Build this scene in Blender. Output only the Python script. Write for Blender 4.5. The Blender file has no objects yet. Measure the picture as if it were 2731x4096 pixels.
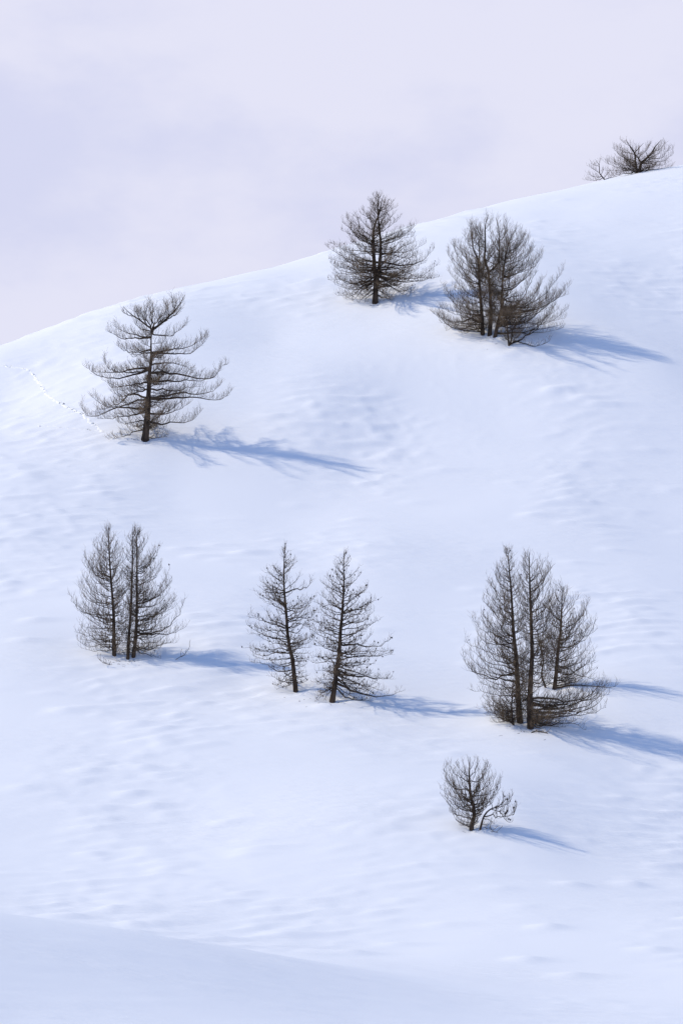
import bpy, math, random
import numpy as np

# ------------------------------------------------------------------ camera
R = math.radians
scene = bpy.context.scene
col = scene.collection
PITCH = R(2.0)
LENS = 136.7
F = 4096 * LENS / 36.0            # focal length in photograph pixels
cam_data = bpy.data.cameras.new("camera")
cam_data.sensor_fit = 'VERTICAL'
cam_data.sensor_height = 36.0
cam_data.lens = LENS
cam_data.clip_start = 0.5
cam_data.clip_end = 20000
cam = bpy.data.objects.new("camera", cam_data)
col.objects.link(cam)
cam.location = (0, 0, 0)
cam.rotation_euler = (math.pi / 2 + PITCH, 0, 0)
scene.camera = cam

# ------------------------------------------------------------------ light
SUN_EL, SUN_AZ = 42.0, 6.0       # azimuth: degrees behind the picture plane, from the left
SUN_DIR = np.array([-math.cos(R(SUN_EL)) * math.cos(R(SUN_AZ)),
                    math.cos(R(SUN_EL)) * math.sin(R(SUN_AZ)), math.sin(R(SUN_EL))])
world = bpy.data.worlds.new("World")
scene.world = world
world.use_nodes = True
nt = world.node_tree
for n in list(nt.nodes):
    nt.nodes.remove(n)


def N(tree, kind, **kw):
    n = tree.nodes.new(kind)
    for k, v in kw.items():
        setattr(n, k, v)
    return n


out = N(nt, 'ShaderNodeOutputWorld')
bg_sky = N(nt, 'ShaderNodeBackground'); bg_sky.inputs['Strength'].default_value = 0.15
bg_cloud = N(nt, 'ShaderNodeBackground'); bg_cloud.inputs['Strength'].default_value = 1.0
mixs = N(nt, 'ShaderNodeMixShader')
sky = N(nt, 'ShaderNodeTexSky', sky_type='NISHITA', sun_disc=False)
sky.sun_elevation = R(SUN_EL)
sky.sun_rotation = math.atan2(SUN_DIR[0], SUN_DIR[1])
sky.altitude = 1800
sky.air_density = 1.0
sky.dust_density = 0.2
sky.ozone_density = 4.0
nt.links.new(sky.outputs[0], bg_sky.inputs['Color'])
tc = N(nt, 'ShaderNodeTexCoord')
sep = N(nt, 'ShaderNodeSeparateXYZ')
nt.links.new(tc.outputs['Generated'], sep.inputs[0])
# thin cloud everywhere, closing to a solid bank low over the mountains
mp = N(nt, 'ShaderNodeMapping'); mp.inputs['Scale'].default_value = (1, 1, 1.9)
mp.inputs['Location'].default_value = (3.1, 0.2, 0.4)
nt.links.new(tc.outputs['Generated'], mp.inputs[0])
nz = N(nt, 'ShaderNodeTexNoise'); nz.inputs['Scale'].default_value = 9.0
nz.inputs['Detail'].default_value = 6.0; nz.inputs['Roughness'].default_value = 0.58
nt.links.new(mp.outputs[0], nz.inputs['Vector'])
cr = N(nt, 'ShaderNodeValToRGB')
cr.color_ramp.interpolation = 'EASE'
cr.color_ramp.elements[0].position = 0.36; cr.color_ramp.elements[0].color = (0.435, 0.450, 0.582, 1)
cr.color_ramp.elements[1].position = 0.60; cr.color_ramp.elements[1].color = (0.505, 0.508, 0.608, 1)
nt.links.new(nz.outputs['Fac'], cr.inputs[0])
nt.links.new(cr.outputs[0], bg_cloud.inputs['Color'])
nz2 = N(nt, 'ShaderNodeTexNoise'); nz2.inputs['Scale'].default_value = 2.2
nz2.inputs['Detail'].default_value = 5.0
nt.links.new(mp.outputs[0], nz2.inputs['Vector'])
addz = N(nt, 'ShaderNodeMath', operation='MULTIPLY_ADD')
addz.inputs[1].default_value = 0.35
nt.links.new(nz2.outputs['Fac'], addz.inputs[0])
neg = N(nt, 'ShaderNodeMath', operation='MULTIPLY'); neg.inputs[1].default_value = -1.0
nt.links.new(sep.outputs['Z'], neg.inputs[0])
nt.links.new(neg.outputs[0], addz.inputs[2])
bank = N(nt, 'ShaderNodeMapRange', interpolation_type='SMOOTHSTEP')
bank.inputs['From Min'].default_value = -0.16; bank.inputs['From Max'].default_value = -0.04
bank.inputs['To Min'].default_value = 0.04; bank.inputs['To Max'].default_value = 1.0
nt.links.new(addz.outputs[0], bank.inputs['Value'])
nt.links.new(bank.outputs[0], mixs.inputs[0])
nt.links.new(bg_sky.outputs[0], mixs.inputs[1])
nt.links.new(bg_cloud.outputs[0], mixs.inputs[2])
nt.links.new(mixs.outputs[0], out.inputs['Surface'])

sun_data = bpy.data.lights.new("sun", 'SUN')
sun_data.energy = 2.0
sun_data.angle = R(1.2)
sun_data.color = (1.0, 0.88, 0.66)
sun = bpy.data.objects.new("sun", sun_data)
col.objects.link(sun)
from mathutils import Vector
sun.rotation_euler = Vector(-SUN_DIR).to_track_quat('-Z', 'Y').to_euler()

scene.view_settings.view_transform = 'Standard'
scene.view_settings.look = 'None'
scene.view_settings.exposure = 0.62
scene.view_settings.gamma = 1.0
scene.view_settings.use_curve_mapping = False

# ------------------------------------------------------------------ helpers
rng = np.random.default_rng(7)
FW = np.array([0, math.cos(PITCH), math.sin(PITCH)])
UP = np.array([0, -math.sin(PITCH), math.cos(PITCH)])


def ray(px, py):
    d = FW + (px - 1365.5) / F * np.array([1., 0, 0]) + (2048 - py) / F * UP
    return d / d[1]


def P(px, py, d):
    return ray(px, py) * d


def smooth(t):
    t = np.clip(t, 0, 1)
    return t * t * (3 - 2 * t)


def pnoise(x, y, seed=0):
    x = np.asarray(x, float); y = np.asarray(y, float)
    xi = np.floor(x).astype(np.int64); yi = np.floor(y).astype(np.int64)
    xf = x - xi; yf = y - yi

    def g(ix, iy, fx, fy):
        h = (ix * 374761393 + iy * 668265263 + seed * 974634777) & 0xFFFFFFFF
        h = ((h ^ (h >> 13)) * 1274126177) & 0xFFFFFFFF
        h = h ^ (h >> 16)
        a = (h & 0xFFFF) / 65536.0 * 2 * np.pi
        return np.cos(a) * fx + np.sin(a) * fy
    u = xf ** 3 * (xf * (xf * 6 - 15) + 10); v = yf ** 3 * (yf * (yf * 6 - 15) + 10)
    a = g(xi, yi, xf, yf); b = g(xi + 1, yi, xf - 1, yf)
    c = g(xi, yi + 1, xf, yf - 1); d = g(xi + 1, yi + 1, xf - 1, yf - 1)
    return (a + (b - a) * u) * (1 - v) + (c + (d - c) * u) * v * 1.0


# ------------------------------------------------------------------ materials
def mat_snow():
    m = bpy.data.materials.new("snow")
    m.use_nodes = True
    t = m.node_tree
    b = t.nodes['Principled BSDF']
    b.inputs['Roughness'].default_value = 0.75
    b.inputs['Specular IOR Level'].default_value = 0.12
    geo = N(t, 'ShaderNodeTexCoord')
    n1 = N(t, 'ShaderNodeTexNoise'); n1.inputs['Scale'].default_value = 0.05; n1.inputs['Detail'].default_value = 4
    t.links.new(geo.outputs['Object'], n1.inputs['Vector'])
    r = N(t, 'ShaderNodeValToRGB')
    r.color_ramp.elements[0].position = 0.3; r.color_ramp.elements[0].color = (0.83, 0.85, 0.90, 1)
    r.color_ramp.elements[1].position = 0.7; r.color_ramp.elements[1].color = (0.85, 0.865, 0.91, 1)
    t.links.new(n1.outputs['Fac'], r.inputs[0])
    t.links.new(r.outputs[0], b.inputs['Base Color'])
    # wind grain
    mpn = N(t, 'ShaderNodeMapping'); mpn.inputs['Scale'].default_value = (0.55, 2.0, 1.0)
    mpn.inputs['Rotation'].default_value = (0, 0, R(14))
    t.links.new(geo.outputs['Object'], mpn.inputs[0])
    n2 = N(t, 'ShaderNodeTexNoise'); n2.inputs['Scale'].default_value = 1.6; n2.inputs['Detail'].default_value = 6
    n2.inputs['Roughness'].default_value = 0.6
    t.links.new(mpn.outputs[0], n2.inputs['Vector'])
    # ripples come and go in patches
    n3 = N(t, 'ShaderNodeTexNoise'); n3.inputs['Scale'].default_value = 0.11; n3.inputs['Detail'].default_value = 3
    t.links.new(geo.outputs['Object'], n3.inputs['Vector'])
    mr = N(t, 'ShaderNodeMapRange'); mr.inputs['From Min'].default_value = 0.42; mr.inputs['From Max'].default_value = 0.66
    mr.inputs['To Min'].default_value = 0.12; mr.inputs['To Max'].default_value = 1.0
    t.links.new(n3.outputs['Fac'], mr.inputs['Value'])
    mu = N(t, 'ShaderNodeMath', operation='MULTIPLY')
    t.links.new(n2.outputs['Fac'], mu.inputs[0]); t.links.new(mr.outputs[0], mu.inputs[1])
    bu = N(t, 'ShaderNodeBump'); bu.inputs['Strength'].default_value = 0.6; bu.inputs['Distance'].default_value = 0.13
    t.links.new(mu.outputs[0], bu.inputs['Height'])
    n4 = N(t, 'ShaderNodeTexNoise'); n4.inputs['Scale'].default_value = 9.0; n4.inputs['Detail'].default_value = 4
    t.links.new(geo.outputs['Object'], n4.inputs['Vector'])
    b2 = N(t, 'ShaderNodeBump'); b2.inputs['Strength'].default_value = 0.3; b2.inputs['Distance'].default_value = 0.012
    t.links.new(n4.outputs['Fac'], b2.inputs['Height']); t.links.new(bu.outputs[0], b2.inputs['Normal'])
    t.links.new(b2.outputs[0], b.inputs['Normal'])
    return m


def mat_bark(name, c0, c1, scale=6.0, stretch=0.25, bump=0.6):
    m = bpy.data.materials.new(name)
    m.use_nodes = True
    t = m.node_tree
    b = t.nodes['Principled BSDF']
    b.inputs['Roughness'].default_value = 0.9
    b.inputs['Specular IOR Level'].default_value = 0.15
    geo = N(t, 'ShaderNodeTexCoord')
    mpn = N(t, 'ShaderNodeMapping'); mpn.inputs['Scale'].default_value = (1, 1, stretch)
    t.links.new(geo.outputs['Object'], mpn.inputs[0])
    n = N(t, 'ShaderNodeTexNoise'); n.inputs['Scale'].default_value = scale; n.inputs['Detail'].default_value = 5
    t.links.new(mpn.outputs[0], n.inputs['Vector'])
    r = N(t, 'ShaderNodeValToRGB')
    r.color_ramp.elements[0].position = 0.35; r.color_ramp.elements[0].color = (*c0, 1)
    r.color_ramp.elements[1].position = 0.68; r.color_ramp.elements[1].color = (*c1, 1)
    t.links.new(n.outputs['Fac'], r.inputs[0])
    t.links.new(r.outputs[0], b.inputs['Base Color'])
    if bump:
        bu = N(t, 'ShaderNodeBump'); bu.inputs['Strength'].default_value = bump; bu.inputs['Distance'].default_value = 0.03
        t.links.new(n.outputs['Fac'], bu.inputs['Height'])
        t.links.new(bu.outputs[0], b.inputs['Normal'])
    return m


M_SNOW = mat_snow()
M_LOOSE = bpy.data.materials.new('loose_snow'); M_LOOSE.use_nodes = True
_b = M_LOOSE.node_tree.nodes['Principled BSDF']; _b.inputs['Roughness'].default_value = 0.8
_n = N(M_LOOSE.node_tree, 'ShaderNodeTexNoise'); _n.inputs['Scale'].default_value = 8.0
_r = N(M_LOOSE.node_tree, 'ShaderNodeValToRGB'); _r.color_ramp.elements[0].color = (0.93, 0.94, 0.95, 1); _r.color_ramp.elements[1].color = (0.97, 0.97, 0.97, 1)
M_LOOSE.node_tree.links.new(_n.outputs['Fac'], _r.inputs[0]); M_LOOSE.node_tree.links.new(_r.outputs[0], _b.inputs['Base Color'])
M_BARK = mat_bark("larch_bark", (0.020, 0.015, 0.012), (0.10, 0.070, 0.050))
M_LIMB = mat_bark("larch_limb_bark", (0.030, 0.022, 0.017), (0.10, 0.074, 0.053), 4.0, 1.0, 0)
M_TWIG = mat_bark("larch_twig", (0.10, 0.072, 0.050), (0.27, 0.20, 0.13), 1.2, 1.0, 0)
M_CONE = mat_bark("larch_cone", (0.020, 0.016, 0.014), (0.045, 0.036, 0.030), 20.0, 1.0, 0)

# ------------------------------------------------------------------ terrain
ctrl = []


def C(px, py, d):
    ctrl.append(P(px, py, 165 + (d - 165) * 0.85))


# skyline of the hill: the crest, a little before it and the fall behind it
SKY = [(-700, 1590, 280), (0, 1390, 290), (420, 1240, 298), (730, 1157, 304), (1050, 1075, 311), (1330, 1000, 318),
       (1660, 905, 328), (2000, 812, 338), (2300, 742, 346), (2560, 692, 352), (2731, 668, 354), (3300, 600, 358)]
for px, py, d in SKY:
    C(px, py, d)
    C(px, py + 45, d - 14)
    C(px, py + 60, d + 20)
    q = P(px, py, d); ctrl.append(np.array([q[0] * 1.1, q[1] + 70, q[2] - 14]))
# upper slope
for a in [(0, 1600, 268), (300, 1745, 254), (590, 1765, 252), (1000, 1822, 251.5), (1430, 1895, 251), (900, 1560, 264), (1100, 1350, 280), (1500, 1222, 288),
          (1800, 1190, 287), (1960, 1350, 277), (2050, 1385, 275), (2300, 1420, 274.5), (2650, 1470, 273.5), (2731, 1250, 290), (2300, 1300, 280.5), (2350, 1050, 300), (2731, 950, 312),
          (1300, 1600, 262), (2000, 1680, 262), (2731, 1720, 263), (0, 1950, 241), (700, 2000, 242),
          (1500, 2150, 233), (2200, 2050, 243), (2731, 2150, 241), (0, 2300, 220), (700, 2300, 220.5), (1365, 2400, 218),
          (2000, 2480, 215), (2731, 2500, 216),
          # shelf that carries the middle row of trees
          (480, 2640, 201), (950, 2705, 199.5), (900, 2585, 203.2), (100, 2610, 201), (1185, 2770, 195), (1325, 2815, 192), (1650, 2780, 195.3),
          (1750, 2870, 191), (2110, 2915, 189), (2000, 2740, 199), (2240, 2755, 198), (2480, 2790, 195.5), (2731, 2850, 194),
          (2400, 2965, 188), (2731, 3040, 187),
          # lower slope
          (2731, 3150, 181), (2300, 3060, 182), (0, 2900, 185), (700, 2950, 183), (1400, 3000, 181),
          (0, 3250, 168), (800, 3250, 168), (1400, 3270, 166), (1900, 3325, 165), (2070, 3280, 167), (2300, 3405, 164), (2731, 3470, 163),
          (0, 3560, 152), (700, 3600, 151), (1400, 3650, 149), (2100, 3650, 150), (2731, 3680, 150),
          (1500, 3840, 137), (2100, 3900, 134), (2731, 3930, 133),
          # gully behind the foreground bank, and the bank
          (0, 3735, 128), (500, 3790, 129), (950, 3830, 131),
          (-300, 3630, 107), (0, 3666, 109), (500, 3722, 112), (950, 3795, 117.5), (1250, 3838, 124),
          (0, 4096, 89), (700, 4096, 93), (1400, 4080, 101), (2100, 4070, 112), (2731, 4060, 118)]:
    C(*a)
# ground beside and before the view
for x, y, z in [(-60, 250, 4), (-55, 200, -8), (-50, 150, -14), (-45, 100, -10), (-75, 300, 10), (60, 250, 15), (55, 200, 0),
                (50, 150, -10), (45, 100, -12), (85, 320, 36), (0, 0, -1.75), (0, 30, -4.2), (0, 60, -6.3), (-30, 0, -1.5), (30, 0, -2.5),
                (-40, 50, -4), (40, 50, -7), (0, -30, 0.5)]:
    ctrl.append(np.array([x, y, z], float))
ctrl = np.array(ctrl)
YS = 2.2   # depth is squeezed so that the surface is stiffer sideways than in depth


def tps_fit(pts, lam):
    q = pts[:, :2] / np.array([10, 10 * YS])
    n = len(q)
    d2 = ((q[:, None] - q[None]) ** 2).sum(-1)
    K = 0.5 * d2 * np.log(d2 + 1e-9) + lam * np.eye(n)
    Pm = np.c_[np.ones(n), q]
    A = np.zeros((n + 3, n + 3)); A[:n, :n] = K; A[:n, n:] = Pm; A[n:, :n] = Pm.T
    w = np.linalg.solve(A, np.r_[pts[:, 2], np.zeros(3)])
    return q, w


TQ, TW = tps_fit(ctrl, 0.02)
drifts = []    # wind drifts: x, y, length, width, height
wells = []     # hollows and drifts round the trunks: x, y, radius, depth


def base_height(x, y):
    x = np.asarray(x, float); y = np.asarray(y, float)
    xc = np.clip(x, -90, 95); yc = np.clip(y, -40, 440)
    qx = xc / 10; qy = yc / (10 * YS)
    z = TW[-3] + TW[-2] * qx + TW[-1] * qy
    for i in range(len(TQ)):
        d2 = (qx - TQ[i, 0]) ** 2 + (qy - TQ[i, 1]) ** 2
        z = z + TW[i] * 0.5 * d2 * np.log(d2 + 1e-9)
    dist = np.hypot(x - xc, y - yc)
    return z + (-70 - z) * smooth(dist / 500)


def relief(x, y):
    x = np.asarray(x, float); y = np.asarray(y, float)
    wx = x + 1.2 * pnoise(x / 9, y / 14, 3); wy = y + 2.0 * pnoise(x / 11, y / 16, 4)
    # broad wind-packed swells
    z = 0.30 * pnoise(wx / 11, wy / 13, 11) + 0.09 * pnoise(wx / 5.5, wy / 5, 12)
    # sastrugi: crisp windward noses, long tails to the right
    ca, sa = math.cos(R(22)), math.sin(R(22))
    u = wx * ca + wy * sa; v = -wx * sa + wy * ca
    patch = smooth((pnoise(x / 12, y / 18, 21) + 0.22) / 0.45)
    for k, (lu, lv, amp) in enumerate([(3.4, 1.25, 0.24), (1.9, 0.8, 0.20), (1.0, 0.6, 0.11)]):
        n = pnoise(u / lu, v / lv, 31 + k)
        z = z + amp * patch * np.maximum(n - 0.10, 0) * (1.2 - 0.4 * k * 0.3)
    # tumbled crust on the middle of the upper slope
    ptch2 = smooth(1.2 - np.hypot((x - 7) / 16, (y - 252) / 16)) * smooth((pnoise(x / 5, y / 7, 41) + 0.15) / 0.4)
    z = z + ptch2 * (0.035 * np.maximum(pnoise(x / 0.8, y / 1.0, 42), 0) + 0.03 * np.maximum(pnoise(x / 0.45, y / 0.6, 43) - 0.1, 0))
    return z * (1 - 0.65 * smooth((np.abs(x) - 60) / 60))


def height(x, y):
    z = base_height(x, y) + relief(x, y) * (0.2 + 0.8 * smooth((np.asarray(y) - 120) / 18))
    for dx, dy, dl, dw, dh in drifts:
        u = x - dx - 0.25 * (y - dy) + 0.10 * np.sin((y - dy) * 4.0); v = y - dy - 0.22 * (x - dx)
        z = z + dh * np.exp(-(v / dw) ** 2) * smooth((u + 1.3) / 1.3) * np.exp(-(np.maximum(u, 0) / dl) ** 1.5)
    for wx, wy, wr, wd in wells:
        z = z + wd * np.exp(-(((x - wx) / wr) ** 2 + ((y - wy) / (wr * 1.2)) ** 2))
    return z


def hit(px, py, y0=60.0, y1=420.0):
    """where the line of sight through a photograph pixel meets the snow"""
    r = ray(px, py)
    ys = np.arange(y0, y1, 0.5)
    g = r[2] * ys - height(r[0] * ys, ys)
    idx = np.where(g <= 0)[0]
    if len(idx) == 0:
        i = int(np.argmin(g)); a = b = ys[i]
    else:
        i = idx[0]; a, b = ys[max(i - 1, 0)], ys[i]
        for _ in range(20):
            m = 0.5 * (a + b)
            if r[2] * m - height(r[0] * m, m) <= 0: b = m
            else: a = m
    y = 0.5 * (a + b)
    return np.array([r[0] * y, y, float(height(r[0] * y, y))])


# ------------------------------------------------------------------ mesh building
def make_mesh(name, verts, faces_list, material, smooth_shade=True):
    """faces_list: arrays of (n,3) or (n,4)"""
    me = bpy.data.meshes.new(name)
    verts = np.asarray(verts, np.float32)
    me.vertices.add(len(verts)); me.vertices.foreach_set('co', verts.ravel())
    loops = np.concatenate([f.ravel() for f in faces_list]).astype(np.int32)
    totals = np.concatenate([np.full(len(f), f.shape[1]) for f in faces_list]).astype(np.int32)
    starts = np.r_[0, np.cumsum(totals)[:-1]].astype(np.int32)
    me.loops.add(len(loops)); me.loops.foreach_set('vertex_index', loops)
    me.polygons.add(len(totals)); me.polygons.foreach_set('loop_start', starts)
    me.polygons.foreach_set('use_smooth', np.full(len(totals), smooth_shade))
    me.materials.append(material)
    me.update(calc_edges=True)
    return me


def link(name, me, parent=None):
    o = bpy.data.objects.new(name, me)
    col.objects.link(o)
    if parent is not None:
        o.parent = parent
    return o


def tubes(poly, rad, sides):
    """poly (n,m,3), rad (n,m) -> verts, quads"""
    poly = np.asarray(poly, float)
    n, m, _ = poly.shape
    tan = np.gradient(poly, axis=1)
    tan /= np.linalg.norm(tan, axis=2, keepdims=True) + 1e-9
    mean = np.abs(poly[:, -1] - poly[:, 0])
    ref = np.eye(3)[np.argmin(mean, axis=1)][:, None, :]
    a = np.cross(tan, np.broadcast_to(ref, tan.shape)); a /= np.linalg.norm(a, axis=2, keepdims=True) + 1e-9
    b = np.cross(tan, a)
    ang = np.arange(sides) * 2 * np.pi / sides
    ring = a[:, :, None] * np.cos(ang)[None, None, :, None] + b[:, :, None] * np.sin(ang)[None, None, :, None]
    v = poly[:, :, None] + ring * rad[:, :, None, None]
    idx = np.arange(n * m * sides).reshape(n, m, sides)
    nx = np.roll(idx, -1, axis=2)
    q = np.stack([idx[:, :-1], nx[:, :-1], nx[:, 1:], idx[:, 1:]], -1).reshape(-1, 4)
    return v.reshape(-1, 3), q


def resample(pts, m, sm=True):
    pts = np.asarray(pts, float)
    if sm and len(pts) > 2:      # Catmull-Rom
        p = np.vstack([2 * pts[0] - pts[1], pts, 2 * pts[-1] - pts[-2]])
        o = []
        for i in range(1, len(p) - 2):
            t = np.linspace(0, 1, 9)[:-1, None]
            o.append(0.5 * (2 * p[i] + (p[i + 1] - p[i - 1]) * t + (2 * p[i - 1] - 5 * p[i] + 4 * p[i + 1] - p[i + 2]) * t ** 2
                            + (3 * p[i] - p[i - 1] - 3 * p[i + 1] + p[i + 2]) * t ** 3))
        pts = np.vstack(o + [pts[-1:]])
    s = np.r_[0, np.cumsum(np.linalg.norm(np.diff(pts, axis=0), axis=1))]
    t = np.linspace(0, s[-1], m)
    return np.stack([np.interp(t, s, pts[:, k]) for k in range(3)], 1)


# ------------------------------------------------------------------ larches
ZUP = np.array([0, 0, 1.0])


def unit(v):
    return v / (np.linalg.norm(v, axis=-1, keepdims=True) + 1e-9)


def sprout(par, prad, n, lo, length, up, fwd, curve, m, rr):
    """n shoots on every parent polyline (k,mp,3); returns polylines (k*n,m,3), lengths and base radii"""
    k, mp, _ = par.shape
    s = lo + (1 - lo) * (np.arange(n)[None] + rr.uniform(0.1, 0.9, (k, n))) / n
    f = s * (mp - 1); i = np.clip(f.astype(int), 0, mp - 2); t = (f - i)[..., None]
    ar = np.arange(k)[:, None]
    p = par[ar, i] * (1 - t) + par[ar, i + 1] * t
    tan = unit(par[ar, i + 1] - par[ar, i])
    side = np.cross(tan, ZUP); ln = np.linalg.norm(side, axis=-1, keepdims=True)
    side = np.where(ln > 0.15, side / (ln + 1e-9), unit(rr.normal(size=side.shape) * np.array([1, 1, 0.1])))
    lift = np.cross(side, tan)
    psi = np.radians(rr.uniform(-35, 215, (k, n)))[..., None]
    d = unit(tan * fwd + side * np.cos(psi) + lift * np.sin(psi) * 0.9 + ZUP * up + rr.normal(0, 0.18, (k, n, 3)))
    L = (length(s) * rr.uniform(0.45, 1.15, (k, n)))
    tau = np.linspace(0, 1, m)[None, None, :, None]
    Lx = L[..., None, None]
    wob = rr.normal(0, 0.05, (k, n, m, 3)) * tau
    poly = p[:, :, None] + Lx * (d[:, :, None] * tau + ZUP * curve * tau ** 2 + wob)
    pr = prad[ar, i]
    return poly.reshape(k * n, m, 3), L.reshape(-1), pr.reshape(-1)


def cone_blobs(pts, rr):
    """small egg-shaped cones"""
    base = np.array([[1, 0, 0], [0, 1, 0], [-1, 0, 0], [0, -1, 0], [0, 0, 1.5], [0, 0, -1.2]], float)
    f = np.array([[0, 1, 4], [1, 2, 4], [2, 3, 4], [3, 0, 4], [1, 0, 5], [2, 1, 5], [3, 2, 5], [0, 3, 5]])
    sc = rr.uniform(0.022, 0.042, (len(pts), 1, 1))
    v = pts[:, None] + base[None] * sc + rr.normal(0, 0.004, (len(pts), 6, 3))
    idx = f[None] + 6 * np.arange(len(pts))[:, None, None]
    return v.reshape(-1, 3), idx.reshape(-1, 3)


tree_count = 0
TRIS = [0]


def grow(label, crop, base, trunks, r0, env=None, nrand=0, rise=None, sag=0.22, limbs=(), sec=7.0, sec_len=0.34, ter=9.0,
         ter_len=0.20, up=0.35, cones=0, name='larch_tree', category='tree', group='bare larches on the snowy hill',
         lo=0.03, twig_r=0.0075, jitter=0.12, seed=0, lean=0.0, sink=0.35, branch_r=1.0, minreach=0.15, wspread=0.55, deep=0.0, deep_reach=1.2):
    """crop = (x0, y0, scale) of the close-up the outline points were read from"""
    global tree_count
    tree_count += 1
    rr = np.random.default_rng(100 + seed + tree_count * 17)
    sec_len *= 1.5; ter_len *= 1.35; twig_r *= 0.58; nrand = int(nrand * 1.95)
    x0, y0, sc = crop
    bx, by = base
    G = hit(x0 + bx / sc, y0 + by / sc)
    k = float(G @ FW) / F / sc           # metres per crop pixel at the tree

    def loc(p, w=0.0):
        return np.array([(p[0] - bx) * k, w, (by - p[1]) * k])

    root = bpy.data.objects.new(name, None)
    root.empty_display_size = 0.3
    root.location = G
    col.objects.link(root)
    root['label'] = label; root['category'] = category; root['group'] = group

    stems = []
    for j, tr in enumerate(trunks):
        pts = tr['pts']; ws = np.cumsum(np.r_[0, rr.normal(0, 0.10, len(pts) - 1)]) * 0.6 + tr.get('w', 0)
        pl = np.array([loc(p, w) for p, w in zip(pts, ws)])
        if tr.get('rooted', True):
            d = unit(pl[0] - pl[1]); pl = np.vstack([pl[0] + np.array([d[0] * sink * 0.5, 0, -sink]), pl])
        pl = resample(pl, 30)
        t = np.linspace(0, 1, 30)
        rb = tr.get('r', r0)
        rad = rb * ((1 - t) ** 0.85) + 0.009
        if tr.get('rooted', True):
            rad = rad * (1 + 0.3 * np.exp(-t / 0.05))
        rad = rad * (1 + rr.normal(0, 0.03, 30))
        v, q = tubes(pl[None], rad[None], 9)
        link('trunk', make_mesh('trunk', v, [q], M_BARK), root)
        TRIS[0] += 2 * len(q)
        stems.append((pl, rad))

    def stem_at(pl, z):
        zz = np.maximum.accumulate(pl[:, 2])
        return np.array([np.interp(z, zz, pl[:, 0]), np.interp(z, zz, pl[:, 1]), z])

    def hrel_of(a, b):
        return a / b

    branches = []      # (polyline, base radius)
    for L in limbs:
        pts = L['pts'] if isinstance(L, dict) else L
        we = L.get('w') if isinstance(L, dict) else None
        reach = abs(pts[-1][0] - pts[0][0]) * k
        if we is None:
            we = rr.uniform(-wspread, wspread) * reach
        ww = we * np.linspace(0, 1, len(pts)) ** 1.2
        pl = np.array([loc(p, w) for p, w in zip(pts, ww)])
        # the limb starts at the nearest trunk's depth
        st = min(stems, key=lambda s: np.min(np.hypot(s[0][:, 0] - pl[0, 0], s[0][:, 2] - pl[0, 2])))[0]
        j = np.argmin(np.hypot(st[:, 0] - pl[0, 0], st[:, 2] - pl[0, 2]))
        if np.hypot(st[j, 0] - pl[0, 0], st[j, 2] - pl[0, 2]) < 0.5:
            pl[:, 1] += st[j, 1]; pl[0] = st[j] * 0.6 + pl[0] * 0.4
        pl = resample(pl, 14)
        length = np.linalg.norm(np.diff(pl, axis=0), axis=1).sum()
        pl[1:] += rr.normal(0, 0.022, (13, 3)) * min(length, 1.5)
        br = L.get('r') if isinstance(L, dict) and L.get('r') else 0.012 + 0.0105 * length
        branches.append((pl, br * branch_r))

    if nrand and env:
        eL = np.array(sorted(env[0])); eR = np.array(sorted(env[1]))
        ytop = min(eL[0, 0], eR[0, 0]); ybot = max(eL[-1, 0], eR[-1, 0])
        ga = rr.uniform(0, 6.28)
        made = 0
        order = rr.permutation(nrand)
        for i in range(nrand):
            f = (order[i] + rr.uniform(0, 1)) / nrand
            yt = ytop + (ybot - ytop) * f
            ga += 2.39996 + rr.normal(0, 0.25)
            az = ga
            if rr.random() < 0.22: az = rr.choice([0, math.pi]) + rr.normal(0, 0.4)
            elif rr.random() < deep: az = rr.choice([0.5, 1.5]) * math.pi + rr.normal(0, 0.45)
            ca, sa = math.cos(az), math.sin(az)
            zt = (by - yt) * k
            cand = [st for st in stems if st[0][:, 2].max() > zt and st[0][:, 2].min() < zt] or [stems[0]]
            pl, rad = cand[int(rr.integers(len(cand)))]
            ztop = pl[:, 2].max()
            tx = stem_at(pl, min(zt, ztop))[0]
            rR = (np.interp(yt, eR[:, 0], eR[:, 1]) - bx) * k - tx
            rL = tx - (np.interp(yt, eL[:, 0], eL[:, 1]) - bx) * k
            rR = max(rR, minreach); rL = max(rL, minreach)
            mid = 0.62 * max(rR, rL) + 0.38 * min(rR, rL)
            Rr = (mid + (rR - mid) * ca if ca > 0 else mid + (rL - mid) * -ca)
            if abs(ca) < 0.6: Rr *= deep_reach
            elif hrel_of(zt, ztop) > 0.45: Rr *= 1.1
            # sideways tips reach the outline; the crown is rounded front to back
            Rr *= rr.uniform(0.88, 1.10) if rr.random() < 0.68 else rr.uniform(0.35, 0.85)
            hrel = np.clip(zt / ztop, 0, 1)
            ro = np.interp(hrel, [a for a, b in rise], [b for a, b in rise]) + rr.normal(0, 0.09)
            zs = zt - Rr * ro
            zs = np.clip(zs, lo * ztop, 0.985 * ztop)
            p0 = stem_at(pl, zs)
            tip = np.array([stem_at(pl, min(zt, ztop))[0] + ca * Rr, p0[1] + sa * Rr, zt])
            if zt < zs: tip[2] = max(tip[2], -0.1 + 0.0)
            s = np.linspace(0, 1, 10)
            pol = p0 + (tip - p0) * s[:, None]
            sg = sag if sag < 0.25 else 0.22 + 0.55 * max(ro, 0)
            pol[:, 2] += sg * Rr * (s ** 2.4 - s) * (0.75 + 0.5 * rr.random()) * (1 if hrel > 0.1 else 0.5)
            w = rr.normal(0, 1, (4, 3)); w[0] = 0
            wob = np.stack([np.interp(s, [0, .35, .7, 1], w[:, c]) for c in range(3)], 1)
            pol += wob * jitter * Rr * 0.45 * np.array([0.5, 1, 1])
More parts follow.
